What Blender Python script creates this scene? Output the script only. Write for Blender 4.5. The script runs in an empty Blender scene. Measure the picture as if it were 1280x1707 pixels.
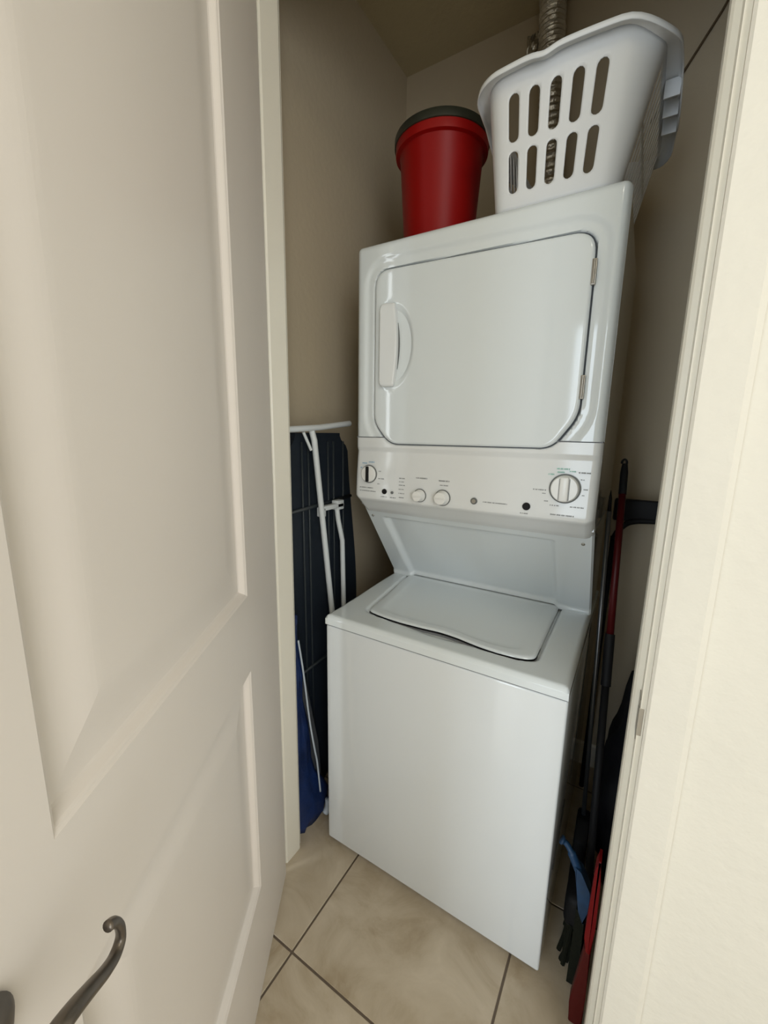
import bpy, bmesh, math, random
from mathutils import Vector, Matrix
random.seed(7)
PI = math.pi
S = bpy.context.scene
COL = S.collection

# ------------------------------------------------------------------ camera
CAM = Vector((0.754, -0.908, 1.368))
YAW, PITCH, ROLL = 0.5486, 0.1890, 0.0168
fw = Vector((-math.sin(YAW)*math.cos(PITCH), math.cos(YAW)*math.cos(PITCH), -math.sin(PITCH)))
rt = Vector((math.cos(YAW), math.sin(YAW), 0)); up = rt.cross(fw)
r2 = math.cos(ROLL)*rt + math.sin(ROLL)*up
u2 = -math.sin(ROLL)*rt + math.cos(ROLL)*up
cd = bpy.data.cameras.new('camera'); cam = bpy.data.objects.new('camera', cd); COL.objects.link(cam)
M3 = Matrix((r2, u2, -fw)).transposed()
cam.matrix_world = Matrix.Translation(CAM) @ M3.to_4x4()
cd.sensor_fit = 'HORIZONTAL'; cd.sensor_width = 36.0; cd.lens = 690.9/1280*36.0; cd.clip_start = 0.01
S.camera = cam

# ------------------------------------------------------------------ light
S.view_settings.view_transform = 'Standard'; S.view_settings.look = 'None'
S.view_settings.exposure = 0.20; S.view_settings.gamma = 1.0; S.view_settings.use_curve_mapping = False
w = bpy.data.worlds.new('world'); S.world = w; w.use_nodes = True
w.node_tree.nodes['Background'].inputs[0].default_value = (0.80, 0.90, 1.0, 1)
w.node_tree.nodes['Background'].inputs[1].default_value = 1.1
def area(name, loc, target, sx, sy, power, color):
    l = bpy.data.lights.new(name, 'AREA'); l.shape = 'RECTANGLE'; l.size = sx; l.size_y = sy
    l.energy = power; l.color = color
    o = bpy.data.objects.new(name, l); COL.objects.link(o); o.location = loc
    o.rotation_euler = (Vector(target)-Vector(loc)).to_track_quat('-Z', 'Y').to_euler()
    return o
area('window_daylight', (0.20, -3.45, 1.35), (0.45, 0, 1.2), 0.9, 2.1, 30, (0.80, 0.91, 1.0))
area('side_fill', (2.12, -1.75, 1.40), (-0.2, -0.9, 1.2), 1.5, 1.7, 37, (0.90, 0.95, 1.0))  # added fill from the right to brighten the door leaf
area('left_window_daylight', (-1.33, -2.2, 1.48), (1.0, -2.2, 1.48), 0.9, 2.6, 42, (0.86, 0.94, 1.0))
area('hall_ceiling_light', (1.45, -1.5, 2.78), (1.45, -1.5, 0), 0.5, 0.5, 7, (1.0, 0.93, 0.80))

# ------------------------------------------------------------------ helpers
def tag(o, label=None, cat=None, group=None, kind=None):
    if label: o['label'] = label
    if cat: o['category'] = cat
    if group: o['group'] = group
    if kind: o['kind'] = kind
    return o
def empty(name, loc=(0,0,0)):
    o = bpy.data.objects.new(name, None); COL.objects.link(o); o.location = loc; o.empty_display_size = 0.05
    return o
def obj(name, bm, mat, parent=None, smooth=False, ang=None):
    bmesh.ops.recalc_face_normals(bm, faces=bm.faces[:])
    me = bpy.data.meshes.new(name); bm.to_mesh(me); bm.free()
    if mat: me.materials.append(mat)
    if smooth:
        for p in me.polygons: p.use_smooth = True
    o = bpy.data.objects.new(name, me); COL.objects.link(o)
    if parent:
        o.parent = parent
        o.matrix_parent_inverse = world_of(parent).inverted()
    if smooth and ang is not None:
        try:
            me.set_sharp_from_angle(angle=math.radians(ang))
        except Exception: pass
    return o
def world_of(o):
    m = Matrix.LocRotScale(o.location, o.rotation_euler, o.scale)
    if o.parent: m = world_of(o.parent) @ o.matrix_parent_inverse @ m
    return m
def box(x0,x1,y0,y1,z0,z1,b=0.0,seg=2,bm=None):
    t = bmesh.new()
    bmesh.ops.create_cube(t, size=1)
    for v in t.verts:
        v.co = Vector(((x0+x1)/2+v.co.x*(x1-x0), (y0+y1)/2+v.co.y*(y1-y0), (z0+z1)/2+v.co.z*(z1-z0)))
    if b > 0:
        bmesh.ops.bevel(t, geom=t.edges[:], offset=b, segments=seg, affect='EDGES', profile=0.5)
    return merge(bm, t)
def merge(bm, t, M=None):
    if M is not None: t.transform(M)
    if bm is None: return t
    me = bpy.data.meshes.new('tmp'); t.to_mesh(me); t.free(); bm.from_mesh(me); bpy.data.meshes.remove(me)
    return bm
def prism(pts, axis, a, b, bev=0.0, seg=2, bm=None):
    """pts: 2D polygon in the two axes left over by `axis` (0=x: (y,z), 1=y: (x,z), 2=z: (x,y))"""
    t = bmesh.new()
    def P(p, h):
        return {0:(h,p[0],p[1]), 1:(p[0],h,p[1]), 2:(p[0],p[1],h)}[axis]
    A = [t.verts.new(P(p,a)) for p in pts]; B = [t.verts.new(P(p,b)) for p in pts]
    t.faces.new(A); t.faces.new(B[::-1]); n = len(pts)
    for i in range(n): t.faces.new((A[i],A[(i+1)%n],B[(i+1)%n],B[i]))
    if bev > 0: bmesh.ops.bevel(t, geom=t.edges[:], offset=bev, segments=seg, affect='EDGES', profile=0.5)
    return merge(bm, t)
def smooth_path(pts, n=8):
    P = [Vector(p) for p in pts]; out = []
    for i in range(len(P)-1):
        p0 = P[max(i-1,0)]; p1 = P[i]; p2 = P[i+1]; p3 = P[min(i+2,len(P)-1)]
        for k in range(n):
            t = k/n
            out.append(0.5*((2*p1)+(-p0+p2)*t+(2*p0-5*p1+4*p2-p3)*t*t+(-p0+3*p1-3*p2+p3)*t**3))
    out.append(P[-1]); return out
def tube(path, rad, seg=12, bm=None, flat=None):
    """rad: number or list; flat=(sx,sy) squashes the section"""
    t = bmesh.new(); P = [Vector(p) for p in path]; n = len(P)
    R = rad if isinstance(rad,(list,tuple)) else [rad]*n
    T0 = (P[1]-P[0]).normalized(); ref = Vector((0,0,1)) if abs(T0.z) < 0.9 else Vector((1,0,0))
    nx = T0.cross(ref).normalized(); rings = []
    for i in range(n):
        T = (P[min(i+1,n-1)]-P[max(i-1,0)]).normalized()
        nx = (nx-T*nx.dot(T)).normalized(); ny = T.cross(nx)
        f = flat or (1,1)
        rings.append([t.verts.new(P[i]+R[i]*(f[0]*math.cos(2*PI*k/seg)*nx+f[1]*math.sin(2*PI*k/seg)*ny)) for k in range(seg)])
    for a,b in zip(rings, rings[1:]):
        for k in range(seg): t.faces.new((a[k],a[(k+1)%seg],b[(k+1)%seg],b[k]))
    t.faces.new(rings[0][::-1]); t.faces.new(rings[-1])
    return merge(bm, t)
def lathe(prof, c, seg=48, axis=2, bm=None, close=False):
    """prof: (radius, height) list"""
    t = bmesh.new(); rings = []
    for r,h in prof:
        ring = []
        for k in range(seg):
            a = 2*PI*k/seg; x = r*math.cos(a); y = r*math.sin(a)
            p = (x,y,h) if axis == 2 else ((x,h,y) if axis == 1 else (h,x,y))
            ring.append(t.verts.new(Vector(c)+Vector(p)))
        rings.append(ring)
    pr = list(zip(rings, rings[1:]))
    if close: pr.append((rings[-1], rings[0]))
    for a,b in pr:
        for k in range(seg): t.faces.new((a[k],a[(k+1)%seg],b[(k+1)%seg],b[k]))
    if not close:
        t.faces.new(rings[0][::-1]); t.faces.new(rings[-1])
    return merge(bm, t)
def grid(nu, nv, f, bm=None):
    t = bmesh.new()
    V = [[t.verts.new(f(i/nu, j/nv)) for j in range(nv+1)] for i in range(nu+1)]
    for i in range(nu):
        for j in range(nv): t.faces.new((V[i][j],V[i+1][j],V[i+1][j+1],V[i][j+1]))
    return merge(bm, t)
def gridxy(us, vs, f, bm=None):
    t = bmesh.new()
    V = [[t.verts.new(f(u, v)) for v in vs] for u in us]
    for i in range(len(us)-1):
        for j in range(len(vs)-1): t.faces.new((V[i][j],V[i+1][j],V[i+1][j+1],V[i][j+1]))
    return merge(bm, t)
def sstep(a,b,x):
    t = min(1,max(0,(x-a)/(b-a))); return t*t*(3-2*t)
def round_poly(pts, radii, n=6):
    out = []; m = len(pts)
    for i in range(m):
        p = Vector(pts[i]); a = Vector(pts[i-1]); b = Vector(pts[(i+1)%m])
        r = radii[i] if isinstance(radii,(list,tuple)) else radii
        if r <= 0: out.append(tuple(p)); continue
        d1 = (a-p).normalized(); d2 = (b-p).normalized()
        r = min(r, (a-p).length*0.48, (b-p).length*0.48)
        s = p+d1*r; e = p+d2*r
        for k in range(n+1):
            t = k/n; q = s*(1-t)**2 + p*2*t*(1-t) + e*t*t
            out.append((q.x,q.y))
    return out
def resample(poly, step):
    out = []; m = len(poly)
    for i in range(m):
        a = Vector(poly[i]); b = Vector(poly[(i+1)%m]); L = (b-a).length
        n = max(1, int(math.ceil(L/step)))
        for k in range(n): q = a.lerp(b, k/n); out.append((q.x,q.y))
    return out
def sdf(poly, x, y):
    d = 1e9; inside = False; m = len(poly)
    for i in range(m):
        ax,ay = poly[i]; bx,by = poly[(i+1)%m]
        ex,ey = bx-ax, by-ay; wx,wy = x-ax, y-ay
        L = ex*ex+ey*ey
        t = max(0,min(1,(wx*ex+wy*ey)/L)) if L > 0 else 0
        dx,dy = wx-ex*t, wy-ey*t; d = min(d, dx*dx+dy*dy)
        if (ay > y) != (by > y) and x < (bx-ax)*(y-ay)/(by-ay)+ax: inside = not inside
    d = math.sqrt(d); return -d if inside else d

# ------------------------------------------------------------------ materials
def mat(name, col, rough=0.5, metal=0.0, bump=0.0, bscale=60.0, var=0.0, vscale=3.0, col2=None, spec=0.5, coat=0.0, bdist=0.002, detail=3.0):
    m = bpy.data.materials.new(name); m.use_nodes = True; nt = m.node_tree
    b = nt.nodes['Principled BSDF']
    b.inputs['Base Color'].default_value = (*col, 1); b.inputs['Roughness'].default_value = rough
    b.inputs['Metallic'].default_value = metal; b.inputs['Specular IOR Level'].default_value = spec
    if coat: b.inputs['Coat Weight'].default_value = coat; b.inputs['Coat Roughness'].default_value = 0.05
    tc = nt.nodes.new('ShaderNodeTexCoord')
    if bump:
        n = nt.nodes.new('ShaderNodeTexNoise'); n.inputs['Scale'].default_value = bscale; n.inputs['Detail'].default_value = detail
        bp = nt.nodes.new('ShaderNodeBump'); bp.inputs['Strength'].default_value = bump; bp.inputs['Distance'].default_value = bdist
        nt.links.new(tc.outputs['Object'], n.inputs['Vector']); nt.links.new(n.outputs['Fac'], bp.inputs['Height'])
        nt.links.new(bp.outputs['Normal'], b.inputs['Normal'])
    if var:
        n2 = nt.nodes.new('ShaderNodeTexNoise'); n2.inputs['Scale'].default_value = vscale; n2.inputs['Detail'].default_value = 5
        mx = nt.nodes.new('ShaderNodeMix'); mx.data_type = 'RGBA'
        c2 = col2 or tuple(c*(1-var) for c in col)
        mx.inputs['A'].default_value = (*col,1); mx.inputs['B'].default_value = (*c2,1)
        mr = nt.nodes.new('ShaderNodeMapRange'); mr.inputs['From Min'].default_value = 0.38; mr.inputs['From Max'].default_value = 0.66
        nt.links.new(tc.outputs['Object'], n2.inputs['Vector']); nt.links.new(n2.outputs['Fac'], mr.inputs['Value'])
        nt.links.new(mr.outputs['Result'], mx.inputs['Factor']); nt.links.new(mx.outputs['Result'], b.inputs['Base Color'])
    return m
M = {}
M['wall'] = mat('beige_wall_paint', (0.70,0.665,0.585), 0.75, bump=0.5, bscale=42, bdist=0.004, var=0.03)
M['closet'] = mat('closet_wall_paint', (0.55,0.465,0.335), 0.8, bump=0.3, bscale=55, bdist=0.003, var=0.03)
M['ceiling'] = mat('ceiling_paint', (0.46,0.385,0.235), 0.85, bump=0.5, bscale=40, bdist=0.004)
M['trim'] = mat('cream_trim_paint', (0.82,0.78,0.68), 0.35, var=0.02)
M['door'] = mat('cream_door_paint', (0.78,0.72,0.665), 0.38, bump=0.05, bscale=90, var=0.02)
M['enamel'] = mat('white_enamel', (0.73,0.785,0.81), 0.08, spec=0.5, coat=0.2)
M['enamel_cab'] = mat('white_cabinet_enamel', (0.72,0.76,0.79), 0.12, bump=0.015, bscale=300, spec=0.5, coat=0.5)
M['panel_plastic'] = mat('white_control_plastic', (0.745,0.77,0.78), 0.12)
M['gap'] = mat('dark_gap', (0.06,0.07,0.085), 0.8)
M['seam'] = mat('grey_seam', (0.22,0.23,0.25), 0.7)
M['grey_ring'] = mat('grey_dial_ring', (0.13,0.14,0.14), 0.5)
M['knob'] = mat('white_knob_plastic', (0.82,0.83,0.82), 0.25)
M['black'] = mat('black_plastic', (0.010,0.010,0.011), 0.6, spec=0.2)
M['print'] = mat('grey_print', (0.30,0.31,0.32), 0.6)
M['print_green'] = mat('pale_green_print', (0.36,0.62,0.55), 0.6)
M['print_blue'] = mat('pale_blue_print', (0.35,0.52,0.66), 0.6)
M['steel'] = mat('brushed_steel', (0.42,0.40,0.36), 0.38, metal=0.9)
M['bronze'] = mat('aged_bronze', (0.17,0.145,0.12), 0.36, metal=0.75, var=0.3, vscale=40)
M['basket'] = mat('white_basket_plastic', (0.74,0.765,0.79), 0.4, spec=0.4)
M['red'] = mat('red_plastic', (0.27,0.0025,0.002), 0.42, spec=0.25)
M['red_dark'] = mat('dark_red_plastic', (0.065,0.003,0.004), 0.45, spec=0.3)
M['red_pan'] = mat('dustpan_red_plastic', (0.17,0.002,0.004), 0.5, spec=0.2)
M['red_stem'] = mat('deep_red_plastic', (0.07,0.001,0.001), 0.5, spec=0.25)
M['lid_dark'] = mat('dark_olive_plastic', (0.020,0.022,0.014), 0.45)
M['foil'] = mat('crinkled_foil', (0.62,0.60,0.55), 0.33, metal=0.95, bump=1.0, bscale=80, bdist=0.004)
M['board'] = mat('dark_navy_board_mesh', (0.010,0.016,0.026), 0.55, bump=0.2, bscale=300)
M['board_rib'] = mat('charcoal_board_rib', (0.022,0.030,0.036), 0.5)
M['white_metal'] = mat('white_painted_tube', (0.74,0.78,0.80), 0.35)
M['blue'] = mat('blue_nylon', (0.006,0.026,0.12), 0.55, bump=0.5, bscale=18, bdist=0.01, var=0.4, vscale=14)
M['blue_light'] = mat('light_blue_plastic', (0.012,0.055,0.14), 0.5, var=0.4, vscale=20)
M['grey_cloth'] = mat('grey_lining', (0.060,0.065,0.075), 0.8)
M['piping'] = mat('pale_piping', (0.55,0.62,0.70), 0.6)
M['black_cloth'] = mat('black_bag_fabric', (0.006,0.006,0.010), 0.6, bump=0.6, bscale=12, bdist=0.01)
M['bristle'] = mat('olive_grey_bristle', (0.014,0.015,0.010), 0.95, spec=0.1, bump=0.8, bscale=200)
M['grout'] = mat('brown_grout', (0.16,0.125,0.095), 0.9, bump=0.3, bscale=200)
M['chrome'] = mat('grey_metal_tube', (0.20,0.21,0.23), 0.35, metal=0.8)
M['line'] = mat('brown_line', (0.12,0.085,0.045), 0.7)
# floor tile: beige ceramic with soft clouding, different on each tile
def tile_mat():
    m = bpy.data.materials.new('beige_ceramic_tile'); m.use_nodes = True; nt = m.node_tree; N = nt.nodes; L = nt.links
    b = N['Principled BSDF']; b.inputs['Roughness'].default_value = 0.33
    tc = N.new('ShaderNodeTexCoord'); oi = N.new('ShaderNodeObjectInfo')
    add = N.new('ShaderNodeVectorMath'); add.operation = 'ADD'
    sc = N.new('ShaderNodeVectorMath'); sc.operation = 'SCALE'; sc.inputs['Scale'].default_value = 1
    mul = N.new('ShaderNodeMath'); mul.operation = 'MULTIPLY'; mul.inputs[1].default_value = 37
    cb = N.new('ShaderNodeCombineXYZ')
    L.new(oi.outputs['Random'], mul.inputs[0]); L.new(mul.outputs[0], cb.inputs[2])
    L.new(tc.outputs['Object'], add.inputs[0]); L.new(cb.outputs[0], add.inputs[1])
    n = N.new('ShaderNodeTexNoise'); n.inputs['Scale'].default_value = 6; n.inputs['Detail'].default_value = 7; n.inputs['Roughness'].default_value = 0.62
    n.inputs['Distortion'].default_value = 0.8
    L.new(add.outputs[0], n.inputs['Vector'])
    cr = N.new('ShaderNodeValToRGB'); e = cr.color_ramp.elements
    e[0].position = 0.28; e[0].color = (0.36,0.28,0.18,1); e[1].position = 0.75; e[1].color = (0.62,0.535,0.42,1)
    k = e.new(0.5); k.color = (0.51,0.43,0.32,1)
    L.new(n.outputs['Fac'], cr.inputs['Fac']); L.new(cr.outputs['Color'], b.inputs['Base Color'])
    n2 = N.new('ShaderNodeTexNoise'); n2.inputs['Scale'].default_value = 30
    bp = N.new('ShaderNodeBump'); bp.inputs['Strength'].default_value = 0.15; bp.inputs['Distance'].default_value = 0.001
    L.new(tc.outputs['Object'], n2.inputs['Vector']); L.new(n2.outputs['Fac'], bp.inputs['Height']); L.new(bp.outputs['Normal'], b.inputs['Normal'])
    return m
M['tile'] = tile_mat()

def struct(name, bm, m, parent=None, smooth=False, ang=None):
    o = obj(name, bm, m, parent, smooth, ang)
    if parent is None: o['kind'] = 'structure'
    return o

# ------------------------------------------------------------------ room
CEIL = 2.82; XL = -0.25; XR = 1.02; YB = 0.86; YI = -0.05; YH = -0.165    # closet inner box, door wall faces
JL, JR, HEAD = -0.080, 0.800, 2.46                                       # jamb faces and head of the opening
HX0, HX1, HY0 = -1.35, 2.15, -3.5
floor = struct('floor', box(HX0,HX1,HY0,YB,-0.06,-0.0035), M['grout'])
TW = 0.497; GX = 0.1085; GY = -0.286; gr = 0.0028
tile_me = None
kx0 = math.floor((HX0-GX)/TW); ky0 = math.floor((HY0-GY)/TW)
for i in range(kx0, 5):
    for j in range(ky0, 3):
        x0 = max(GX+i*TW+gr, HX0); x1 = min(GX+(i+1)*TW-gr, HX1); y0 = max(GY+j*TW+gr, HY0); y1 = min(GY+(j+1)*TW-gr, YB)
        if x1-x0 < 0.03 or y1-y0 < 0.03: continue
        full = (x1-x0 > TW-2*gr-1e-4) and (y1-y0 > TW-2*gr-1e-4)
        if full and tile_me is not None:
            o = bpy.data.objects.new('tile', tile_me); COL.objects.link(o); o.parent = floor
        else:
            o = obj('tile', box(-(x1-x0)/2,(x1-x0)/2,-(y1-y0)/2,(y1-y0)/2,-0.0035,0.0,0.0012,1), M['tile'], floor)
            if full: tile_me = o.data
        o.location = ((x0+x1)/2, (y0+y1)/2, 0)
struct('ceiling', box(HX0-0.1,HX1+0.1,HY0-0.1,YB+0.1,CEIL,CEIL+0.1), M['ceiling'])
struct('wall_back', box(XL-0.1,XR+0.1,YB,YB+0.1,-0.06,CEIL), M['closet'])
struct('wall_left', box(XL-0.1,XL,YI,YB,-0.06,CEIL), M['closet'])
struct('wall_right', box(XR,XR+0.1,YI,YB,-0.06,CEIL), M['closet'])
wf = box(HX0,JL-0.018,YH,YI,-0.06,CEIL); wf = box(JR+0.018,HX1,YH,YI,-0.06,CEIL,bm=wf); wf = box(JL-0.018,JR+0.018,YH,YI,HEAD+0.018,CEIL,bm=wf)
struct('wall_front', wf, M['wall'])
struct('wall_hall_left', box(HX0-0.1,HX0,HY0,YI,-0.06,CEIL), M['wall'])
struct('wall_hall_right', box(HX1,HX1+0.1,HY0,YI,-0.06,CEIL), M['wall'])
wb = box(HX0-0.1,-0.25,HY0-0.1,HY0,-0.06,CEIL); wb = box(0.65,HX1+0.1,HY0-0.1,HY0,-0.06,CEIL,bm=wb); wb = box(-0.25,0.65,HY0-0.1,HY0,2.45,CEIL,bm=wb)
struct('wall_hall_back', wb, M['wall'])
# door frame: jamb boards with stop mouldings and casings
def frame_side(name, xj, s):
    bm = box(min(xj,xj-s*0.018),max(xj,xj-s*0.018),YH,YI,0,HEAD+0.018)
    st = [(xj,-0.125),(xj+s*0.008,-0.125),(xj+s*0.0115,-0.121),(xj+s*0.0115,-0.066),(xj+s*0.008,-0.060),(xj,-0.055)]
    bm = prism(st, 2, 0.0, HEAD, bm=bm)
    xi = xj - s*0.008
    cs = [(xi,YH),(xi,YH-0.012),(xi-s*0.004,YH-0.015),(xi-s*0.052,YH-0.018),(xi-s*0.060,YH-0.014),(xi-s*0.062,YH)]
    return bm, cs
bmj, cs = frame_side('trim_left', JL, 1)
bmj = prism([(JL-0.006,YH),(JL-0.006,YH-0.006),(JL-0.066,YH-0.006),(JL-0.066,YH)], 2, 0.0, HEAD+0.06, bm=bmj)
struct('trim_1', bmj, M['trim'])
bmj, cs = frame_side('trim_right', JR, -1)
tr2 = struct('trim_2', bmj, M['trim'])
struct('trim_3', prism(cs, 2, 0.0, HEAD+0.07), M['wall'])
bm = box(JL,JR,YH,YI,HEAD,HEAD+0.018); bm = box(JL+0.0115,JR-0.0115,-0.125,-0.060,HEAD-0.0115,HEAD,bm=bm); bm = box(JL-0.06,JR+0.008,YH-0.015,YH,HEAD+0.008,HEAD+0.07,bm=bm)
struct('trim_4', bm, M['trim'])
# strike plate on the right jamb
bm = box(JR-0.0016,JR+0.0005,-0.160,-0.126,0.868,0.942,0.0007,1)
bm = box(JR-0.0016,JR+0.006,YH-0.0005,-0.157,0.880,0.930,0.0007,1,bm=bm)
bm = box(JR-0.0022,JR+0.0005,-0.156,-0.138,0.890,0.920,0.0005,1,bm=bm)
sp = obj('strike_plate', bm, M['steel'], tr2); sp['label'] = 'dull brass latch strike plate'
# baseboards inside the closet
bbp = lambda y: [(y,0),(y,0.09),(y-0.006,0.10),(y-0.012,0.10),(y-0.012,0)]
struct('baseboard_back', prism([(YB,0),(YB,0.10),(YB-0.006,0.10),(YB-0.012,0.092),(YB-0.012,0)], 0, XL+0.012, XR-0.012), M['trim'])
struct('baseboard_left', prism([(XL,0),(XL,0.10),(XL+0.006,0.10),(XL+0.012,0.092),(XL+0.012,0)], 1, YI, YB), M['trim'])
struct('baseboard_right', prism([(XR,0),(XR,0.10),(XR-0.006,0.10),(XR-0.012,0.092),(XR-0.012,0)], 1, YI, YB), M['trim'])
struct('baseboard_front', prism([(YH,0),(YH,0.10),(YH-0.006,0.10),(YH-0.012,0.092),(YH-0.012,0)], 0, JR+0.071, HX1), M['trim'])

# ------------------------------------------------------------------ door leaf (open, standing along the left of the view)
DA = math.radians(57.5); DW = 0.92; DH = 2.44
dd = Vector((math.cos(DA), -math.sin(DA), 0)); dn = Vector((math.sin(DA), math.cos(DA), 0))   # along the leaf / out of its closet face
D0 = Vector((-0.047, -0.147, 0))
def D(u, z, off=0.0): return D0 + dd*u + dn*off + Vector((0,0,z))
panels = [(0.252,0.778,1.028,2.26), (0.252,0.778,0.285,0.858)]
def door_off(u, z):
    for (a,b,c,d) in panels:
        if a < u < b and c < z < d:
            e = min(u-a, b-u, z-c, d-z)
            # sticking falls steeply, flat bottom, then a long bevel up to the raised field
            if e < 0.003: return -0.002*e/0.003
            if e < 0.016: return -0.002-0.012*sstep(0.003,0.016,e)
            if e < 0.022: return -0.014
            return -0.014+0.0065*sstep(0.022,0.090,e)
    return 0.0
us = set([0.010,DW]); vs = set([0.012,DH])
for (a,b,c,d) in panels:
    for k in (0,0.003,0.005,0.007,0.009,0.011,0.013,0.016,0.022,0.030,0.038,0.044,0.050,0.056,0.062,0.068,0.075,0.082,0.090):
        us.update([round(a+k,4), round(b-k,4)]); vs.update([round(c+k,4), round(d-k,4)])
us = sorted(us); vs = sorted(vs)
def door_grid(sign, base):
    t = bmesh.new()
    V = [[t.verts.new(D(u, v, base+sign*door_off(u,v))) for v in vs] for u in us]
    for i in range(len(us)-1):
        for j in range(len(vs)-1):
            a,b,c_,d_ = V[i][j],V[i+1][j],V[i+1][j+1],V[i][j+1]
            f = [door_off(us[i],vs[j]),door_off(us[i+1],vs[j]),door_off(us[i+1],vs[j+1]),door_off(us[i],vs[j+1])]
            if max(f)-min(f) < 1e-6: t.faces.new((a,b,c_,d_)); continue
            m_ = door_off((us[i]+us[i+1])/2,(vs[j]+vs[j+1])/2)
            if abs((f[0]+f[2])/2-m_) <= abs((f[1]+f[3])/2-m_): t.faces.new((a,b,c_)); t.faces.new((a,c_,d_))
            else: t.faces.new((a,b,d_)); t.faces.new((b,c_,d_))
    return t
bm = door_grid(1, 0.0)
TH = 0.035
def quad(bm, pts):
    bm.faces.new([bm.verts.new(p) for p in pts])
bm2 = door_grid(-1, -TH); merge(bm, bm2)
for a,b in ((us[0],us[0]),(us[-1],us[-1])):
    quad(bm, [D(a,0.012),D(a,DH),D(a,DH,-TH),D(a,0.012,-TH)])
quad(bm, [D(0.01,0.012),D(DW,0.012),D(DW,0.012,-TH),D(0.01,0.012,-TH)]); quad(bm, [D(0.01,DH),D(DW,DH),D(DW,DH,-TH),D(0.01,DH,-TH)])
door = struct('door_1', bm, M['door'])
# lever handle
RU, RZ = 0.868, 0.950
t = lathe([(0.001,0.0105),(0.014,0.0105),(0.022,0.009),(0.029,0.007),(0.034,0.003),(0.034,0.0)], (0,0,0), 40)
Mx = Matrix((dd, Vector((0,0,1)), dn)).transposed().to_4x4(); Mx.translation = D(RU,RZ,0)
rose = merge(None, t, Mx)
lever = obj('lever_handle', rose, M['bronze'], door, True, 40)
path = smooth_path([D(RU,RZ,0.005),D(RU,RZ,0.032),D(RU-0.001,RZ+0.006,0.048),D(0.858,0.964,0.054),D(0.843,0.959,0.055),D(0.827,0.950,0.055),D(0.813,0.942,0.055),D(0.800,0.937,0.054),D(0.791,0.942,0.054),D(0.790,0.954,0.054),D(0.794,0.964,0.053),D(0.801,0.970,0.053)], 8)
n = len(path)
rad = [0.0090 if i < n*0.25 else 0.0090-0.0042*min(1,(i-n*0.25)/(n*0.5)) for i in range(n)]
obj('lever', tube(path, rad, 14, flat=(1.0,0.8)), M['bronze'], lever, True)
# three hinges
for hz in (0.25,1.25,2.22):
    bm = tube([(-0.083,-0.189,hz-0.05),(-0.083,-0.189,hz+0.05)], 0.0065, 12)
    obj('hinge', bm, M['steel'], door, True, 40)

# ------------------------------------------------------------------ stacked washer and dryer
W = 0.68
mach = empty('stacked_washer_dryer', (0.34, 0.4, 0)); tag(mach, 'white one-piece laundry centre with dryer above and top-loading washer below', 'washer dryer')
# washer cabinet: three-sided shell with front
o = obj('washer_cabinet', box(0,W,0,0.74,0.030,0.7955,0.006,3), M['enamel_cab'], mach, True, 35)
for fx in (0.05,0.63):
    for fy in (0.06,0.68):
        obj('foot', lathe([(0.018,0.0),(0.020,0.004),(0.020,0.014),(0.010,0.016),(0.010,0.032)], (fx,fy,0), 20), M['black'], mach)
# lid outline in (x, y)
lid_front = [(0.592,0.078),(0.560,0.064),(0.504,0.060),(0.450,0.065),(0.388,0.078),(0.335,0.082),(0.281,0.076),(0.202,0.073),(0.140,0.078),(0.091,0.088)]
lidp = round_poly([(0.062,0.425),(0.594,0.425)]+lid_front, [0.012,0.012,0.02]+[0.02]*8+[0.02], 4)
lidr = resample(lidp, 0.012)
def top_z(x, y):
    z = 0.829 + 0.017*sstep(0.0,0.42,y)
    d = sdf(lidr, x, y)
    if d < 0.010: z -= 0.010*sstep(0.010,0.001,d)
    # finger scoop in front of the lid
    z -= 0.010*math.exp(-(((x-0.34)/0.09)**2+((y-0.068)/0.014)**2))
    return z
xs = [i*W/136 for i in range(137)]; ys = [-0.003+0.43*j/86 for j in range(87)]
def topf(x, y):
    z = top_z(x,y)
    e = min(x, W-x, (y+0.003))
    r = 0.012
    if e < r: z -= r - math.sqrt(max(0, r*r-(r-e)**2))
    return (x, y, z)
bm = gridxy(xs, ys, topf)
bm = box(0.0,W,-0.003,0.72,0.799,0.817,bm=bm)
obj('washer_top', bm, M['enamel'], mach, True, 50)
obj('seam', box(0.003,W-0.003,0.002,0.72,0.794,0.7995), M['seam'], mach)
# lid
def rings(outline, center, ss, f):
    t = bmesh.new(); R = []
    for s in ss:
        R.append([t.verts.new(f(center[0]+(p[0]-center[0])*s, center[1]+(p[1]-center[1])*s, s)) for p in outline])
    n = len(outline)
    for a,b in zip(R,R[1:]):
        for k in range(n): t.faces.new((a[k],a[(k+1)%n],b[(k+1)%n],b[k]))
    t.faces.new(R[0]); t.faces.new(R[-1][::-1]); return t
def inset(poly, c, d):
    out = []
    for p in poly:
        v = Vector((p[0]-c[0],p[1]-c[1])); out.append((p[0]-math.copysign(min(d,abs(v.x)*0.5),v.x)*min(1,abs(v.x)/0.05), p[1]-math.copysign(min(d,abs(v.y)*0.5),v.y)*min(1,abs(v.y)/0.05)))
    return out
lc = (0.328,0.25)
lidi = inset(lidr, lc, 0.0024)
def lidf(x,y,s):
    base = 0.832+0.017*sstep(0.0,0.42,y)
    e = (1-s)*0.17
    z = base
    if e < 0.006: z = base-0.006+math.sqrt(max(0,0.006**2-(0.006-e)**2))
    if e >= 0.022: z = base-0.0022*sstep(0.022,0.03,e)
    return (x,y,z)
ss = [0.02,0.2,0.4,0.6,0.75,0.82,0.85,0.87,0.90,0.94,0.965,0.975,0.985,0.992,0.997,1.0]
t = rings(lidi, lc, ss, lidf)
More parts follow.
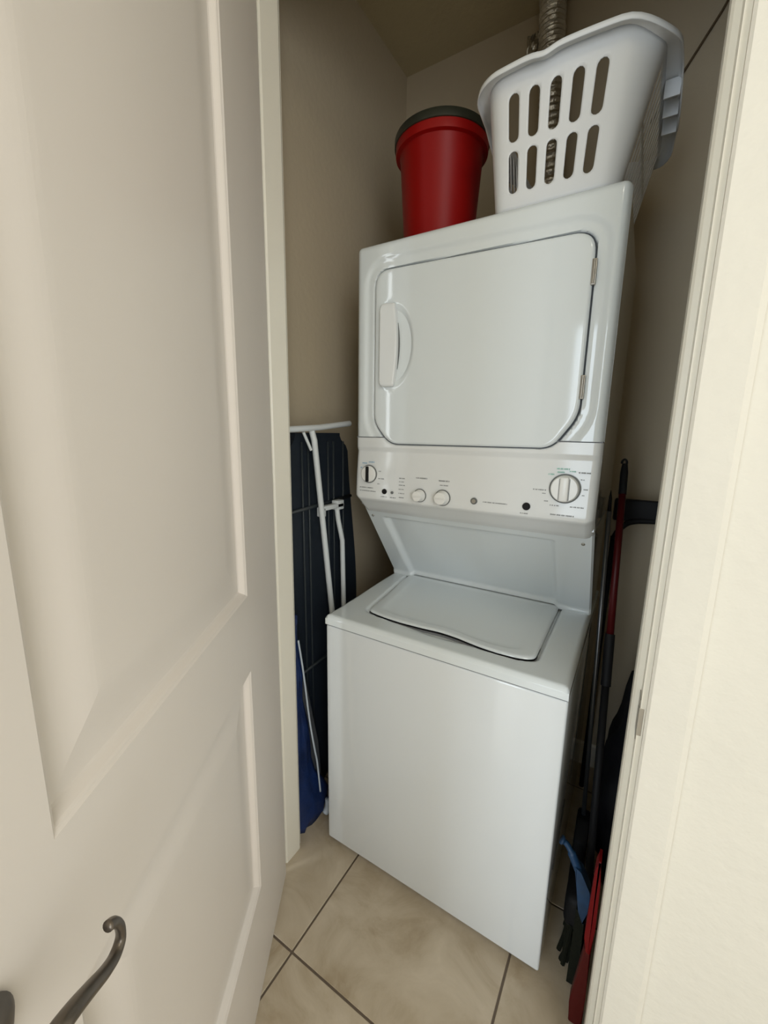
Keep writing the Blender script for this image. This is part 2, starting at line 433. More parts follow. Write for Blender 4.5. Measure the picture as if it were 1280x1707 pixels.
# skirt
bm = t
t2 = rings(lidi, lc, [0.02,1.0], lambda x,y,s: (x,y,0.824)); merge(bm, t2)
obj('washer_lid', bm, M['enamel'], mach, True, 50)
obj('lid_gap', prism(resample(lidp,0.02), 2, 0.812, 0.8220), M['seam'], mach)
obj('lid_hinge_gap', box(0.062,0.594,0.4245,0.4290,0.835,0.8445), M['gap'], mach)
# slanted back shroud between washer and dryer with a pressed recess
Z0, Z1, Y0, Y1 = 0.843, 1.128, 0.412, 0.200
def neck(x, t):
    y = Y0+(Y1-Y0)*t; z = Z0+(Z1-Z0)*t
    # recess sides: slanted on the left, upright on the right
    le = x-(0.070-0.015*t); re = 0.592-x; te = (0.90-t)*0.37; be = t*0.37+0.02
    e = min(le, re, te)
    d = 0.014*sstep(0.0,0.018,e)
    nrm = Vector((0,-(Z1-Z0),(Y1-Y0))).normalized()
    r = 0.006; ee = min(x, W-x); rr = 0.0
    if ee < r: rr = r-math.sqrt(max(0,r*r-(r-ee)**2))
    # concave foot where the shroud meets the washer top
    f = 0.012*(1-sstep(0.0,0.07,t))
    p = Vector((x,y,z)) - nrm*(d+rr) + Vector((0,-f,0))
    return p
bm = gridxy([i*W/136 for i in range(137)], [j/60 for j in range(61)], neck)
side = [(Y0,Z0-0.03),(Y0,Z0),(Y1+0.012,Z1),(0.62,Z1),(0.62,Z0-0.03)]
side2 = [(y+ (0.020 if k in (0,1,2) else 0), z) for k,(y,z) in enumerate(side)]
bm = prism(side2, 0, 0.004, W-0.004, bm=bm)
nk = obj('back_shroud', bm, M['enamel'], mach, True, 40)
for sx, st_ in ((0.022,0.90),(0.655,0.90)):
    p = neck(sx, st_)
    t = lathe([(0.001,0.003),(0.003,0.003),(0.0045,0.0015),(0.0048,0)], (0,0,0), 12)
    q = Vector((0,-(Z1-Z0),(Y1-Y0))).normalized().to_track_quat('Z','Y').to_matrix().to_4x4(); q.translation = p
    obj('screw', merge(None, t, q), M['steel'], mach)
# dryer body
obj('dryer_cabinet', prism(round_poly([(0.002,1.141),(W-0.002,1.141),(W-0.002,1.881),(0.002,1.881)],[0,0,0.018,0.018],6), 1, 0.185, 0.74), M['enamel_cab'], mach, True, 35)
doorpoly = round_poly([(0.064,1.350+0.045),(0.064,1.812),(0.625,1.800),(0.625,1.412),(0.572,1.336),(0.118,1.334)], [0.03,0.045,0.045,0.03,0.03,0.03], 8)
dpr = resample(doorpoly, 0.02)
FY = 0.150
RC = 0.016
def frontf(x, z):
    e = min(x, W-x, 1.884-z)
    y = FY
    r = 0.020
    if e < r: y += r-math.sqrt(max(0,r*r-(r-e)**2))
    d = sdf(dpr, x, z)
    # face falls gently toward the door on every side
    y += 0.006*sstep(0.034,0.022,d)
    for cx_ in (RC, W-RC):
        if (x < RC and cx_ == RC) or (x > W-RC and cx_ != RC):
            if z > 1.884-RC:
                vx, vz = x-cx_, z-(1.884-RC); L_ = math.hypot(vx,vz)
                if L_ > 1e-6: k_ = max(abs(vx),abs(vz))/L_; x_, z_ = cx_+vx*k_, 1.884-RC+vz*k_; return (x_, y, z_)
    if d < 0.003: y += 0.016*sstep(0.003,-0.003,d)
    return (x, y, z)
bm = gridxy([i*W/140 for i in range(141)], [1.3555+(1.884-1.3555)*j/120 for j in range(121)], frontf)
# the sheet returns round the sides and top
t = bmesh.new()
bm = prism(round_poly([(0,1.3555),(W,1.3555),(W,1.884),(0,1.884)],[0,0,0.020,0.020],6), 1, FY+0.0195, FY+0.040, bm=bm)
obj('dryer_front', bm, M['enamel'], mach, True, 45)
# dark gap ring around the door
gbm = prism(resample(doorpoly,0.03), 1, FY+0.0075, FY+0.010)
obj('door_gap', gbm, M['gap'], mach)
dc = (0.345,1.575)
dpi = inset(resample(doorpoly,0.014), dc, 0.0022)
def dfy(x,z,s):
    y = FY-0.002
    e = (1-s)*0.24
    if e < 0.007: y += 0.007-math.sqrt(max(0,0.007**2-(0.007-e)**2))
    # scooped hand hold right of the handle
    q = ((x-0.128)/0.066)**2+((z-1.607)/0.112)**2
    if q < 1 and x > 0.10: y += 0.016*sstep(1.0,0.35,q)
    return (x,y,z)
ss = [0.01]+[k/60 for k in range(2,58)]+[0.96,0.97,0.977,0.984,0.99,0.995,1.0]
t = rings(dpi, dc, ss, dfy)
dd_o = obj('dryer_door', t, M['enamel'], mach, True, 60)
gbm = None
# door handle: raised grip with a bowed inner edge
hp = [(0.092,1.497),(0.135,1.497)]+[(0.135+0.009*math.sin(PI*k/12), 1.497+0.222*k/12) for k in range(1,12)]+[(0.135,1.719),(0.092,1.719)]
hp = round_poly(hp, [0.012,0.006]+[0]*11+[0.006,0.012], 4)
t = bmesh.new(); hc = (0.113,1.608); hr = resample(hp, 0.006)
def hf(x,z,s):
    e = (1-s)*0.05
    y = FY-0.016+0.006*((x-0.100)/0.04)
    if e < 0.006: y += 0.006-math.sqrt(max(0,0.006**2-(0.006-e)**2))
    return (x,y,z)
t = rings(hr, hc, [0.02,0.4,0.7,0.86,0.9,0.93,0.96,0.98,0.993,1.0], hf)
t = merge(t, rings([(p[0]*1,p[1]) for p in inset(hr,hc,0.003)], hc, [0.02,1.0], lambda x,y,s: (x,FY+0.0035,y)))
# solid side wall of the grip
n = len(hr); t.verts.ensure_lookup_table()
hn = obj('door_handle', t, M['panel_plastic'], dd_o, True, 60)
bmw = bmesh.new(); A = [bmw.verts.new((p[0],FY-0.006,p[1])) for p in hr]; B = [bmw.verts.new((p[0],FY+0.010,p[1])) for p in hr]
for k in range(n): bmw.faces.new((A[k],A[(k+1)%n],B[(k+1)%n],B[k]))
obj('grip_side', bmw, M['panel_plastic'], dd_o, True, 60)
bm = prism([(0.131,1.512)]+[(0.134+0.013*math.sin(PI*k/10),1.512+0.19*k/10) for k in range(1,10)]+[(0.131,1.702)], 1, FY+0.002, FY+0.0125)
obj('grip_hollow', bm, M['grey_ring'], dd_o)
for hz in (1.714,1.476):
    bm = box(0.6195,0.6290,FY-0.0035,FY+0.006,hz-0.026,hz+0.026,0.0015,2)
    bm = tube([(0.6245,FY-0.003,hz-0.024),(0.6245,FY-0.003,hz+0.024)], 0.0028, 10, bm=bm)
    obj('hinge', bm, M['steel'], dd_o, True, 40)
# control panel
obj('panel_seam', box(0.002,W-0.002,FY+0.006,FY+0.03,1.3525,1.3560), M['seam'], mach)
def cpf(x, t):
    # profile from the seam down over the face and under the lip
    prof = [(FY,1.3530),(FY-0.001,1.343),(FY-0.001,1.325),(FY+0.004,1.312),(FY+0.001,1.29),(FY-0.004,1.24),(FY-0.007,1.178),(FY-0.006,1.169),(FY-0.002,1.164),(FY+0.008,1.156),(FY+0.036,1.130),(FY+0.052,1.118)]
    k = t*(len(prof)-1); i = min(int(k), len(prof)-2); f = k-i
    y = prof[i][0]*(1-f)+prof[i+1][0]*f; z = prof[i][1]*(1-f)+prof[i+1][1]*f
    e = min(x, W-x); r = 0.018
    if e < r: y += r-math.sqrt(max(0,r*r-(r-e)**2))
    # rounded lower corners
    if e < 0.02 and z < 1.20: z += 0.008*(1-e/0.02)*sstep(1.20,1.165,z)
    if z > 1.325:
        d = sdf(dpr, x, z)
        if d < 0.003: y += 0.016*sstep(0.003,-0.003,d)
    return (x, y, z)
bm = gridxy([i*W/200 for i in range(201)], [0.3*j/28 for j in range(28)]+[0.3+0.7*j/30 for j in range(31)], cpf)
bm = box(0.001,W-0.001,FY+0.018,FY+0.055,1.165,1.353,bm=bm)
cp = obj('control_panel', bm, M['panel_plastic'], mach, True, 60)
PY = lambda z: FY-0.004 + (z-1.24)*0.055     # face of the panel near height z
def flatY(z): return PY(z)-0.0004
def disc(r, y0, y1, x, z, seg=32, bev=0.0015):
    return lathe([(r,0),(r,(y1-y0)-bev),(r-bev,(y1-y0)),(0.0005,(y1-y0))], (0,0,0), seg)
def put(t, x, z, lift=0):
    m_ = Matrix(((1,0,0,x),(0,0,-1,PY(z)-lift),(0,1,0,z),(0,0,0,1)))
    t.transform(m_); return t
def dial(x, z, R, name='knob'):
    ring = put(lathe([(R*1.10,0),(R*1.10,0.0025),(R*1.0,0.003),(R*0.5,0.003)], (0,0,0), 40), x, z)
    k = obj(name, ring, M['grey_ring'], mach, True, 40)
    face = put(lathe([(R,0.002),(R*0.96,R*0.35),(R*0.90,R*0.42),(0.001,R*0.44)], (0,0,0), 40), x, z)
    obj('knob_face', face, M['knob'], k, True, 40)
    return k
# left selector: dark pointer blade on a white disc
k = dial(0.055,1.244,0.025)
t = box(-0.0045,0.0045,-0.023,0.023,0.008,0.016,0.002,2); obj('pointer', put(t,0.055,1.244), M['black'], k)
# big timer dial with raised white grip
k = dial(0.610,1.245,0.032)
t = box(-0.010,0.010,-0.029,0.029,0.010,0.022,0.004,3); obj('grip', put(t,0.610,1.245), M['knob'], k, True, 40)
for sx in (-0.0108,0.0108):
    t = box(sx-0.001,sx+0.001,-0.026,0.024,0.0135,0.0148); obj('grip_line', put(t,0.610,1.245), M['print'], k)
# two tall rotary knobs
for x,R in ((0.231,0.0175),(0.301,0.0205)):
    k = dial(x,1.194,R)
    t = lathe([(R*0.93,0.004),(R*0.85,0.020),(R*0.78,0.023),(0.001,0.024)], (0,0,0), 36); obj('cap', put(t,x,1.194), M['knob'], k, True, 40)
    t = box(-R*0.75,R*0.75,-0.0016,0.0016,0.0235,0.0262,0.0006,1); obj('grip', put(t,x,1.194), M['knob'], k)
# buttons and lamps
for nm,x,z,r,m_ in (('start_button',0.526,1.194,0.0095,'black'),('indicator_button',0.112,1.195,0.0078,'black'),('indicator_lamp',0.139,1.194,0.0042,'grey_ring'),('round_badge',0.391,1.194,0.0088,'grey_ring')):
    b_ = obj(nm, put(lathe([(r,0),(r,0.003),(r*0.85,0.0045),(0.001,0.0045)], (0,0,0), 24), x, z), M[m_], mach, True, 40)
    if nm == 'round_badge':
        obj('badge_centre', put(lathe([(r*0.62,0.004),(r*0.62,0.0052),(0.001,0.0052)], (0,0,0), 24), x, z), M['steel'], b_)
# printed marks (too small to read in the photograph): rows of short strokes
def marks(name, rows, m_):
    bm = None
    for (x0,x1,z,h) in rows:
        x = x0
        while x < x1-0.001:
            wd = min(random.uniform(0.0018,0.0034), x1-x)
            hh = h*random.uniform(0.75,1.0)
            bm = box(x,x+wd,PY(z)-0.0006,PY(z)+0.004,z-hh/2,z+hh/2,bm=bm)
            x += wd+random.choice([0.0006,0.0007,0.0022])
    obj(name, bm, M[m_], cp)['kind'] = 'stuff'
marks('printed_marks', [(0.215,0.250,1.243,0.004),(0.286,0.318,1.240,0.004),(0.290,0.314,1.228,0.003),
    (0.160,0.180,1.238,0.003),(0.160,0.176,1.228,0.0025),(0.160,0.182,1.218,0.003),(0.160,0.177,1.206,0.0025),(0.160,0.180,1.194,0.003),(0.162,0.180,1.182,0.0025),
    (0.415,0.478,1.194,0.0028),(0.512,0.532,1.176,0.0028),(0.583,0.636,1.181,0.0034),
    (0.100,0.120,1.179,0.0028),(0.132,0.152,1.179,0.0028),(0.022,0.070,1.202,0.003),(0.022,0.080,1.192,0.0025),
    (0.088,0.108,1.232,0.003),(0.086,0.094,1.216,0.0028),(0.088,0.096,1.254,0.0028),
    (0.538,0.568,1.238,0.0032),(0.636,0.664,1.284,0.0034),(0.560,0.568,1.230,0.0025),(0.650,0.659,1.246,0.003),(0.648,0.656,1.232,0.0025),
    (0.580,0.600,1.203,0.0028),(0.625,0.657,1.203,0.0032),(0.566,0.576,1.212,0.0026),(0.642,0.652,1.268,0.0026)], 'print')
marks('cycle_marks', [(0.588,0.616,1.291,0.0034),(0.570,0.586,1.277,0.003),(0.590,0.606,1.283,0.003),(0.616,0.630,1.286,0.003)], 'print_green')
marks('heat_marks', [(0.028,0.044,1.276,0.003),(0.052,0.072,1.280,0.003),(0.022,0.028,1.262,0.003)], 'print_blue')

# ------------------------------------------------------------------ laundry basket on the dryer
BZ0, BZ1 = 1.8855, 2.145
lb = empty('laundry_basket', (0.52, 0.40, BZ0)); tag(lb, 'white plastic laundry basket with slotted sides standing on the dryer', 'basket')
def brect(v):
    return (0.385-0.028*v, 0.648+0.058*v, 0.180-0.022*v, 0.595+0.050*v, 0.028+0.014*v, 0.040+0.036*v)
def bside(side, a, v, off=0.0):
    """side 0 front,1 right,2 back,3 left; a in 0..1 along the straight; corners handled apart"""
    x0,x1,y0,y1,rl,rr = brect(v); x0-=off; x1+=off; y0-=off; y1+=off; rl+=off; rr+=off
    if side == 0: return Vector((x0+rl+(x1-x0-rl-rr)*a, y0, 0))
    if side == 1: return Vector((x1, y0+rr+(y1-y0-2*rr)*a, 0))
    if side == 2: return Vector((x1-rr-(x1-x0-rl-rr)*a, y1, 0))
    return Vector((x0, y1-rl-(y1-y0-2*rl)*a, 0))
def bcorner(side, a, v, off=0.0):
    x0,x1,y0,y1,rl,rr = brect(v); x0-=off; x1+=off; y0-=off; y1+=off; rl+=off; rr+=off
    cx,cy,b0,r = [(x1-rr,y0+rr,-PI/2,rr),(x1-rr,y1-rr,0,rr),(x0+rl,y1-rl,PI/2,rl),(x0+rl,y0+rl,PI,rl)][side]
    th = b0+a*PI/2
    return Vector((cx+r*math.cos(th), cy+r*math.sin(th), 0))
def wavy(x, y):
    # the rim rises a little in the middle of the short ends
    ex = (x-0.53)/0.20; k = max(0,1-ex*ex)
    near = max(sstep(0.26,0.16,y), sstep(0.54,0.64,y))
    return 0.015*k*near - 0.006*math.exp(-((x-0.49)/0.02)**2)*near - 0.022*sstep(0.63,0.71,x)*near
def bz(v): return BZ0+(BZ1-BZ0)*v
def bpt(fun, side, a, v, off=0):
    p = fun(side, a, v, off); p.z = bz(v)+wavy(p.x,p.y)*sstep(0.75,1,v); return p
def cell(bm, P, u0,u1,v0,v1, hw, cr, hh, cv, n):
    """rectangular cell with an upright round-ended slot: hw half width (u), cr cap height (v), hh half height (v), cv centre (v)"""
    cu = (u0+u1)/2; inner = []; outer = []
    for k in range(n):
        f = k/n; th = PI*(1-f); inner.append((cu+hw*math.cos(th), cv+hh-cr+cr*math.sin(th))); outer.append((u0+(u1-u0)*f, v1))
    for k in range(n):
        f = k/n; inner.append((cu+hw, cv+(hh-cr)*(1-2*f))); outer.append((u1, v1+(v0-v1)*f))
    for k in range(n):
        f = k/n; th = -PI*f; inner.append((cu+hw*math.cos(th), cv-hh+cr+cr*math.sin(th))); outer.append((u1+(u0-u1)*f, v0))
    for k in range(n):
        f = k/n; inner.append((cu-hw, cv-(hh-cr)*(1-2*f))); outer.append((u0, v0+(v1-v0)*f))
    Iv = [bm.verts.new(P(*p)) for p in inner]; Md = [bm.verts.new(P(p[0]*0.6+q[0]*0.4,p[1]*0.6+q[1]*0.4)) for p,q in zip(inner,outer)]; Ov = [bm.verts.new(P(*p)) for p in outer]
    N = 4*n
    for k in range(N):
        j = (k+1)%N; bm.faces.new((Iv[k],Iv[j],Md[j],Md[k])); bm.faces.new((Md[k],Md[j],Ov[j],Ov[k]))
def gridP(bm, P, us_, vs_):
    V = [[bm.verts.new(P(u,v)) for v in vs_] for u in us_]
    for i in range(len(us_)-1):
        for j in range(len(vs_)-1): bm.faces.new((V[i][j],V[i+1][j],V[i+1][j+1],V[i][j+1]))
def lin(a,b,n): return [a+(b-a)*k/n for k in range(n+1)]
bb = bmesh.new()
NV = 6
R0, R1, R2 = 0.10, 0.50, 0.935
vlist = [0,0.05]+lin(R0,R1,NV)+lin(R1,R2,NV)[1:]+[0.955,0.975,1.0]
for side in range(4):
    P = lambda u,v,side=side: bpt(bside, side, u, v)
    if side in (0,2):
        nc = 5; u0, u1 = (0.0, 0.985) if side == 0 else (0.015, 1.0)
        hwf, crv = 0.26, 0.042
    else:
        nc = 12; u0, u1 = 0.0, 1.0; hwf, crv = 0.42, 0.025
    if u0 > 0: gridP(bb, P, [0,u0/2,u0], vlist)
    if u1 < 1: gridP(bb, P, [u1,(u1+1)/2,1], vlist)
    uu = lin(u0,u1,nc*NV)
    gridP(bb, P, uu, [v for v in vlist if v <= R0+1e-6]); gridP(bb, P, uu, [v for v in vlist if v >= R2-1e-6])
    for c in range(nc):
        a = u0+(u1-u0)*c/nc; b = u0+(u1-u0)*(c+1)/nc
        if side in (0,2):
            cell(bb,P,a,b,R0,R1,(b-a)*hwf,crv,0.162,0.302,NV); cell(bb,P,a,b,R1,R2,(b-a)*hwf,crv,0.170,0.700,NV)
        else:
            cell(bb,P,a,b,R0,R1,(b-a)*hwf,crv,0.185,0.30,NV); cell(bb,P,a,b,R1,R2,(b-a)*hwf,crv,0.195,0.715,NV)
    gridP(bb, lambda u,v,side=side: bpt(bcorner,side,u,v), lin(0,1,10), vlist)
bmesh.ops.remove_doubles(bb, verts=bb.verts[:], dist=0.0002)
# base plate
loop = []
for side in range(4):
    for a in (0.0,0.25,0.5,0.75): loop.append(bpt(bside,side,a,0))
    for a in (0,0.25,0.5,0.75): loop.append(bpt(bcorner,side,a,0))
bb.faces.new([bb.verts.new(p+Vector((0,0,0.0015))) for p in loop])
body = obj('basket_body', bb, M['basket'], lb, True, 35)
md = body.modifiers.new('thickness','SOLIDIFY'); md.thickness = 0.0028; md.offset = 0
# rim: rolled flange sweeping round the top
rb = bmesh.new(); prof = [(-0.001,-0.006),(0.000,0.0),(0.006,0.003),(0.020,0.002),(0.027,-0.003),(0.029,-0.014)]
R = []
def rim_station(fun, side, a):
    ring = []
    for off,dz in prof:
        wide = 1.0
        if fun is bside and side in (1,3): wide = 1.0+0.25*math.sin(PI*a)
        p = fun(side, a, 1.0, off*wide)
        q = fun(side, a, 1.0, 0)
        d2 = dz
        if off > 0.026: d2 = dz*(1.0+ (2.2*max(0,math.sin(PI*min(1,max(0,(a-0.15)/0.7)))) if fun is bside and side in (1,3) else 0))
        p.z = BZ1+wavy(q.x,q.y)+d2+0.001; ring.append(rb.verts.new(p))
    R.append(ring)
for side in range(4):
    for k in range(28): rim_station(bside, side, k/28)
    for k in range(10): rim_station(bcorner, side, k/10)
m_ = len(R)
for i in range(m_):
    a = R[i]; b = R[(i+1)%m_]
    for k in range(len(prof)-1): rb.faces.new((a[k],a[k+1],b[k+1],b[k]))
rim = obj('rim', rb, M['basket'], lb, True, 50)
md = rim.modifiers.new('thickness','SOLIDIFY'); md.thickness = 0.0028; md.offset = 0
# ribs under the long flange (hand hold)
for a in (0.30,0.5,0.70):
    p = bside(1, a, 1.0, 0.0)
    obj('rib', box(p.x+0.0015,p.x+0.032,p.y-0.0015,p.y+0.0015,BZ1-0.036,BZ1-0.001), M['basket'], rim)

# ------------------------------------------------------------------ red bucket beside the basket
bk = empty('bucket', (0.147,0.38,1.885)); tag(bk, 'tall red plastic bucket with dark rim lid standing left of the basket', 'bucket')
c = (0.147,0.38,1.8845)
obj('bucket_body', lathe([(0.098,0.0),(0.102,0.003),(0.122,0.285),(0.124,0.288),(0.1355,0.290),(0.1365,0.296),(0.1365,0.318),(0.1330,0.318),(0.118,0.285),(0.098,0.006)], c, 64), M['red'], bk, True, 40)
obj('lid', lathe([(0.1372,0.312),(0.1400,0.313),(0.1405,0.330),(0.1385,0.335),(0.130,0.335),(0.127,0.328),(0.0005,0.328)], c, 64), M['lid_dark'], bk, True, 40)

# ------------------------------------------------------------------ foil duct behind the dryer
du = empty('dryer_duct', (0.345,0.80,1.6)); tag(du, 'silver foil vent duct rising to the ceiling behind the basket', 'vent duct')
pts = smooth_path([(0.42,0.79,1.60),(0.41,0.80,1.80),(0.385,0.802,2.10),(0.368,0.802,2.35),(0.352,0.802,2.55),(0.340,0.802,2.70),(0.335,0.802,CEIL-0.002)], 46)
rad = [0.040+0.0035*math.sin(i*2*PI/5.0)+random.uniform(-0.0012,0.0012) for i in range(len(pts))]
obj('duct_hose', tube(pts, rad, 28), M['foil'], du, True, 60)
# crumpled foil tape at the wall opening
bm = grid(10, 12, lambda u,v: Vector((0.245+0.055*u, 0.852-0.016*math.sin(PI*u)*math.sin(PI*v)+random.uniform(-0.006,0.003), 2.62+0.14*v)))
obj('foil_flap', bm, M['foil'], du)
# thin brown tube drawing a dark diagonal mark on the back wall
tag(obj('wall_line', tube([(0.66,0.8555,2.365),(0.735,0.8555,2.480),(0.81,0.8555,2.60),(0.92,0.8555,2.812)], 0.0035, 8), M['line'], None, True), 'thin dark line running diagonally up the closet back wall', 'line')

# ------------------------------------------------------------------ ironing board standing in the left gap
ib = empty('ironing_board', (-0.17,0.2,0)); tag(ib, 'folded ironing board standing upright with dark underside and white legs', 'ironing board')
def bx_(z): return -0.185+0.020*(z/1.4)      # leans slightly
def edge_r(z): return 0.405-0.075*sstep(0.70,1.40,z) if z > 0.35 else 0.405-0.20*(1-z/0.35)**2
def edge_l(z): return 0.010+0.02*(z/1.36) if z > 0.35 else 0.010+0.13*(1-z/0.35)**2
zs = [0.0+0.04*i for i in range(33)]+[1.30,1.32,1.340,1.355,1.364]
out = [(edge_l(z) + (0.03*sstep(1.30,1.352,z)), z) for z in zs] + [(edge_r(z) - (0.045*sstep(1.29,1.352,z)**2), z) for z in zs[::-1]]
t = bmesh.new(); A=[];B=[]
for (y,z) in out: A.append(t.verts.new((bx_(z),y,z))); B.append(t.verts.new((bx_(z)-0.028,y,z)))
t.faces.new(A); t.faces.new(B[::-1])
for i in range(len(out)): t.faces.new((A[i],A[(i+1)%len(out)],B[(i+1)%len(out)],B[i]))
obj('board', t, M['board'], ib)
for y in (0.085,0.115,0.215,0.245,0.30):
    pts = [(bx_(z)+0.003, y+0.03*(1-z/1.35)+ (0.0), z) for z in (0.25,0.6,0.95,1.335)]
    obj('rib', tube(pts, 0.004, 8), M['board_rib'], ib, True)
for z in (1.125,0.54):
    obj('crossbar', tube([(bx_(z)+0.006,edge_l(z)+0.008,z-0.01),(bx_(z)+0.006,edge_r(z)-0.008,z+0.008)], 0.006, 10), M['board_rib'], ib, True)
# T foot on top and legs
obj('foot_bar', tube([(-0.135,-0.010,1.372),(-0.135,0.14,1.381),(-0.135,0.302,1.398)], 0.0095, 14), M['white_metal'], ib, True, 40)
obj('leg', tube([(-0.140,0.108,1.372),(-0.138,0.118,1.34),(-0.134,0.200,0.70),(-0.134,0.24,0.40)], 0.0098, 14), M['white_metal'], ib, True, 40)
obj('leg', tube([(-0.140,0.232,1.118),(-0.138,0.240,1.06),(-0.137,0.262,0.98),(-0.137,0.270,0.70),(-0.140,0.28,0.40)], 0.0088, 14), M['white_metal'], ib, True, 40)
obj('strut', tube([(-0.142,0.072,1.366),(-0.140,0.092,1.33),(-0.140,0.104,1.31)], 0.005, 10), M['white_metal'], ib, True, 40)
bm = box(-0.150,-0.128,0.150,0.262,1.106,1.122,0.003,2); bm = box(-0.156,-0.128,0.225,0.262,1.098,1.132,0.004,2,bm=bm); bm = box(-0.156,-0.128,0.145,0.162,1.085,1.118,0.004,2,bm=bm)
obj('bracket', bm, M['white_metal'], ib, True, 40)

# ------------------------------------------------------------------ blue fabric thing below the board
bc = empty('blue_fabric_bag', (-0.09,0.03,0)); tag(bc, 'blue fabric bag with pale piping slumped on the floor beside ironing board', 'bag')
def bagx(z, k): return -0.105-0.015*(z/0.9)+0.006*math.sin(z*23+k*3)+0.004*math.sin(z*51)
zs = [0.0,0.03,0.07,0.12,0.18,0.25,0.32,0.40,0.50,0.60,0.70,0.80]
yl = [-0.030,-0.034,-0.036,-0.036,-0.036,-0.036,-0.036,-0.036,-0.034,-0.030,-0.026,-0.020]
yr = [0.070,0.115,0.125,0.105,0.065,0.042,0.033,0.025,0.012,0.004,-0.006,-0.012]
bm = bmesh.new(); ringsv = []
for i,z in enumerate(zs):
    ring = []
    for k in range(16):
        a = 2*PI*k/16; cy = (yl[i]+yr[i])/2; hw = max(0.004,(yr[i]-yl[i])/2)
        ring.append(bm.verts.new((bagx(z,0)+0.020*math.sin(a)*(0.6+0.4*math.sin(k*2.3+i)), cy+hw*math.cos(a), z+0.006*math.sin(k*1.7)*(0 if i==0 else 1))))
    ringsv.append(ring)
for a,b in zip(ringsv,ringsv[1:]):
    for k in range(16): bm.faces.new((a[k],a[(k+1)%16],b[(k+1)%16],b[k]))
bm.faces.new(ringsv[0]); bm.faces.new(ringsv[-1])
obj('bag_body', bm, M['blue'], bc, True)
bm = prism([(0.004,0.66),(0.085,0.28),(0.10,0.10),(0.060,0.10),(0.040,0.27),(0.016,0.45)], 0, -0.118, -0.112)
obj('lining', bm, M['grey_cloth'], bc)
pp = smooth_path([(-0.100,-0.016,0.72),(-0.096,0.000,0.60),(-0.090,0.018,0.42),(-0.084,0.034,0.30),(-0.082,0.044,0.24),(-0.080,0.056,0.115)], 8)
obj('piping', tube(pp, 0.0032, 8), M['piping'], bc, True)
obj('tie', tube(smooth_path([(-0.075,0.075,0.012),(-0.070,0.085,0.03),(-0.072,0.09,0.06)],6), 0.012, 10), M['piping'], bc, True)

# ------------------------------------------------------------------ cleaning tools in the right gap
br = empty('red_pole_mop', (0.76,0.0,0)); tag(br, 'red-handled mop with black hanging hook leaning in the right gap', 'mop')
top = Vector((0.7175,0.50,1.285)); bot = Vector((0.7640,0.105,0.20)); L_ = bot-top
obj('hook_cap', tube([top+L_*-0.004,top+L_*0.02,top+L_*0.075], [0.0075,0.0105,0.0105], 14), M['black'], br, True, 40)
hk = [top+Vector((0.0065*math.sin(a)-0.002, 0, 0.010*(1-math.cos(a))-0.002)) for a in [k*0.5 for k in range(11)]]
obj('hook', tube(hk, 0.003, 8), M['black'], br, True)
obj('pole', tube([top+L_*0.07,top+L_*0.43], 0.0095, 16), M['red_dark'], br, True)
obj('grip_sleeve', tube([top+L_*0.42,top+L_*0.54], 0.0125, 16), M['black'], br, True, 40)
obj('lower_pole', tube([top+L_*0.53,top+L_*1.0], 0.0095, 16), M['black'], br, True)
bm = box(0.715,0.782,0.085,0.20,0.10,0.20,0.02,3); obj('mop_head', bm, M['black'], br, True, 40)
bm = None
for k in range(26):
    x = 0.718+0.060*random.random(); y = 0.088+0.105*random.random()
    p = smooth_path([(x,y,0.12),(x+random.uniform(-.006,.006),y-0.01,0.06),(x+random.uniform(-.01,.005),y-0.03*random.random(),0.006)],3)
    bm = tube(p, 0.006, 6, bm=bm)
o = obj('strands', bm, M['bristle'], br); o['kind'] = 'stuff'
# dark pole next to the machine
pl = empty('black_pole_broom', (0.72,0.3,0)); tag(pl, 'black-handled broom standing upright tight against the machine side', 'broom')
a = Vector((0.692,0.45,1.215)); b = Vector((0.728,0.40,0.12)); v_ = b-a
obj('pole_tip', tube([a,a+v_*0.02,a+v_*0.06], [0.001,0.004,0.006], 12), M['black'], pl, True)
obj('pole', tube([a+v_*0.055,b], 0.0062, 12), M['chrome'], pl, True)
bm = prism([(0.30,0.002),(0.50,0.002),(0.47,0.13),(0.42,0.17),(0.38,0.17),(0.33,0.13)], 0, 0.709, 0.747, 0.006, 2); obj('broom_head', bm, M['black'], pl, True, 40)
# black dustpan/brush hung behind the poles
dp = empty('black_squeegee', (0.76,0.6,1.1)); tag(dp, 'wide black squeegee head behind the red pole by the back wall', 'squeegee')
bm = box(0.695,0.93,0.700,0.730,1.085,1.160,0.006,2); obj('blade_holder', bm, M['black'], dp, True, 40)
obj('neck', tube(smooth_path([(0.705,0.69,1.02),(0.725,0.69,1.065),(0.76,0.70,1.088),(0.84,0.71,1.095)],6), 0.010, 10), M['black'], dp, True)
obj('pole', tube([(0.705,0.695,1.03),(0.70,0.72,0.004)], 0.009, 12), M['black'], dp, True)
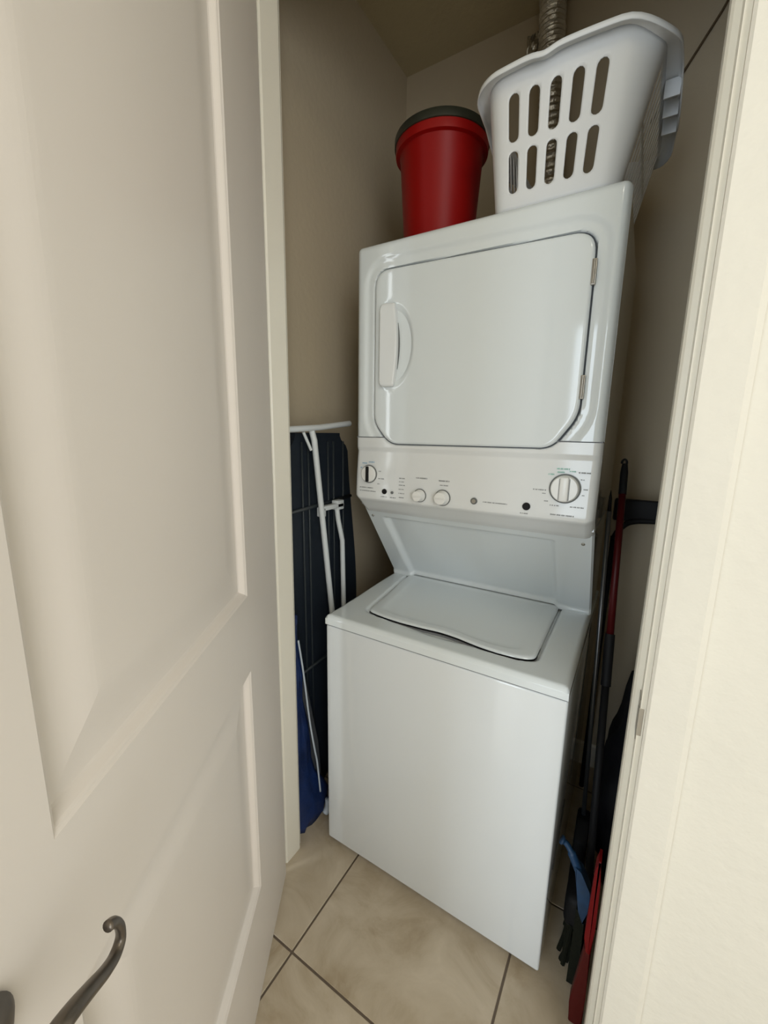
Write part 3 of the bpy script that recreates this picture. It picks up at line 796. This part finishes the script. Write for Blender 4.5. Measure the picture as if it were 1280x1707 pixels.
# black sack on the floor, added and enlarged to darken the gap
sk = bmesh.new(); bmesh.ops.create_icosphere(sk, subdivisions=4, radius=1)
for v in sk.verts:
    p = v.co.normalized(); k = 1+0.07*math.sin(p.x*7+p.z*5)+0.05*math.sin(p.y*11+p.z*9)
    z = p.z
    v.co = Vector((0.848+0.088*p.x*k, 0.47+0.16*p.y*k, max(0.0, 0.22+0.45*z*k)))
sk_o = obj('gap_darkening_sack', sk, M['black_cloth'], None, True); tag(sk_o, 'black fabric sack added to darken the gap behind the mops', 'sack')
# blue brush leaning by the washer corner
bl = empty('blue_brush', (0.75,0.05,0)); tag(bl, 'small blue brush with bent handle low between washer and jamb', 'brush')
obj('brush_handle', tube(smooth_path([(0.693,0.055,0.392),(0.708,0.055,0.384),(0.723,0.05,0.366),(0.738,0.05,0.335)],8), [0.011]*4+[0.007]*10+[0.010]*11, 12), M['blue_light'], bl, True)
bm = prism(round_poly([(0.730,0.352),(0.745,0.345),(0.768,0.300),(0.771,0.255),(0.762,0.200),(0.748,0.235),(0.740,0.290)],0.006,4), 1, 0.036, 0.064, 0.003, 2)
obj('brush_back', bm, M['blue_light'], bl, True, 40)
bm = prism([(0.744,0.235),(0.764,0.205),(0.766,0.002),(0.742,0.002)], 1, 0.040, 0.060); obj('bristles', bm, M['bristle'], bl)
# red dustpan on edge next to the jamb
rp = empty('red_dustpan', (0.78,-0.01,0)); tag(rp, 'red plastic dustpan standing on edge beside the right door jamb', 'dustpan')
bm = prism(round_poly([(0.771,0.450),(0.778,0.482),(0.784,0.42),(0.786,0.30),(0.783,0.225),(0.773,0.225),(0.767,0.268),(0.769,0.353)],0.008,3), 1, -0.040, -0.005, 0.003, 2)
obj('pan', bm, M['red_pan'], rp, True, 40)
bm = prism(round_poly([(0.770,0.232),(0.784,0.232),(0.7855,0.100),(0.7855,0.002),(0.757,0.002),(0.754,0.060)],0.004,3), 1, -0.036, -0.010, 0.003, 2)
o = obj('handle', bm, M['red_stem'], rp, True, 40); o['label'] = 'dark red handle'
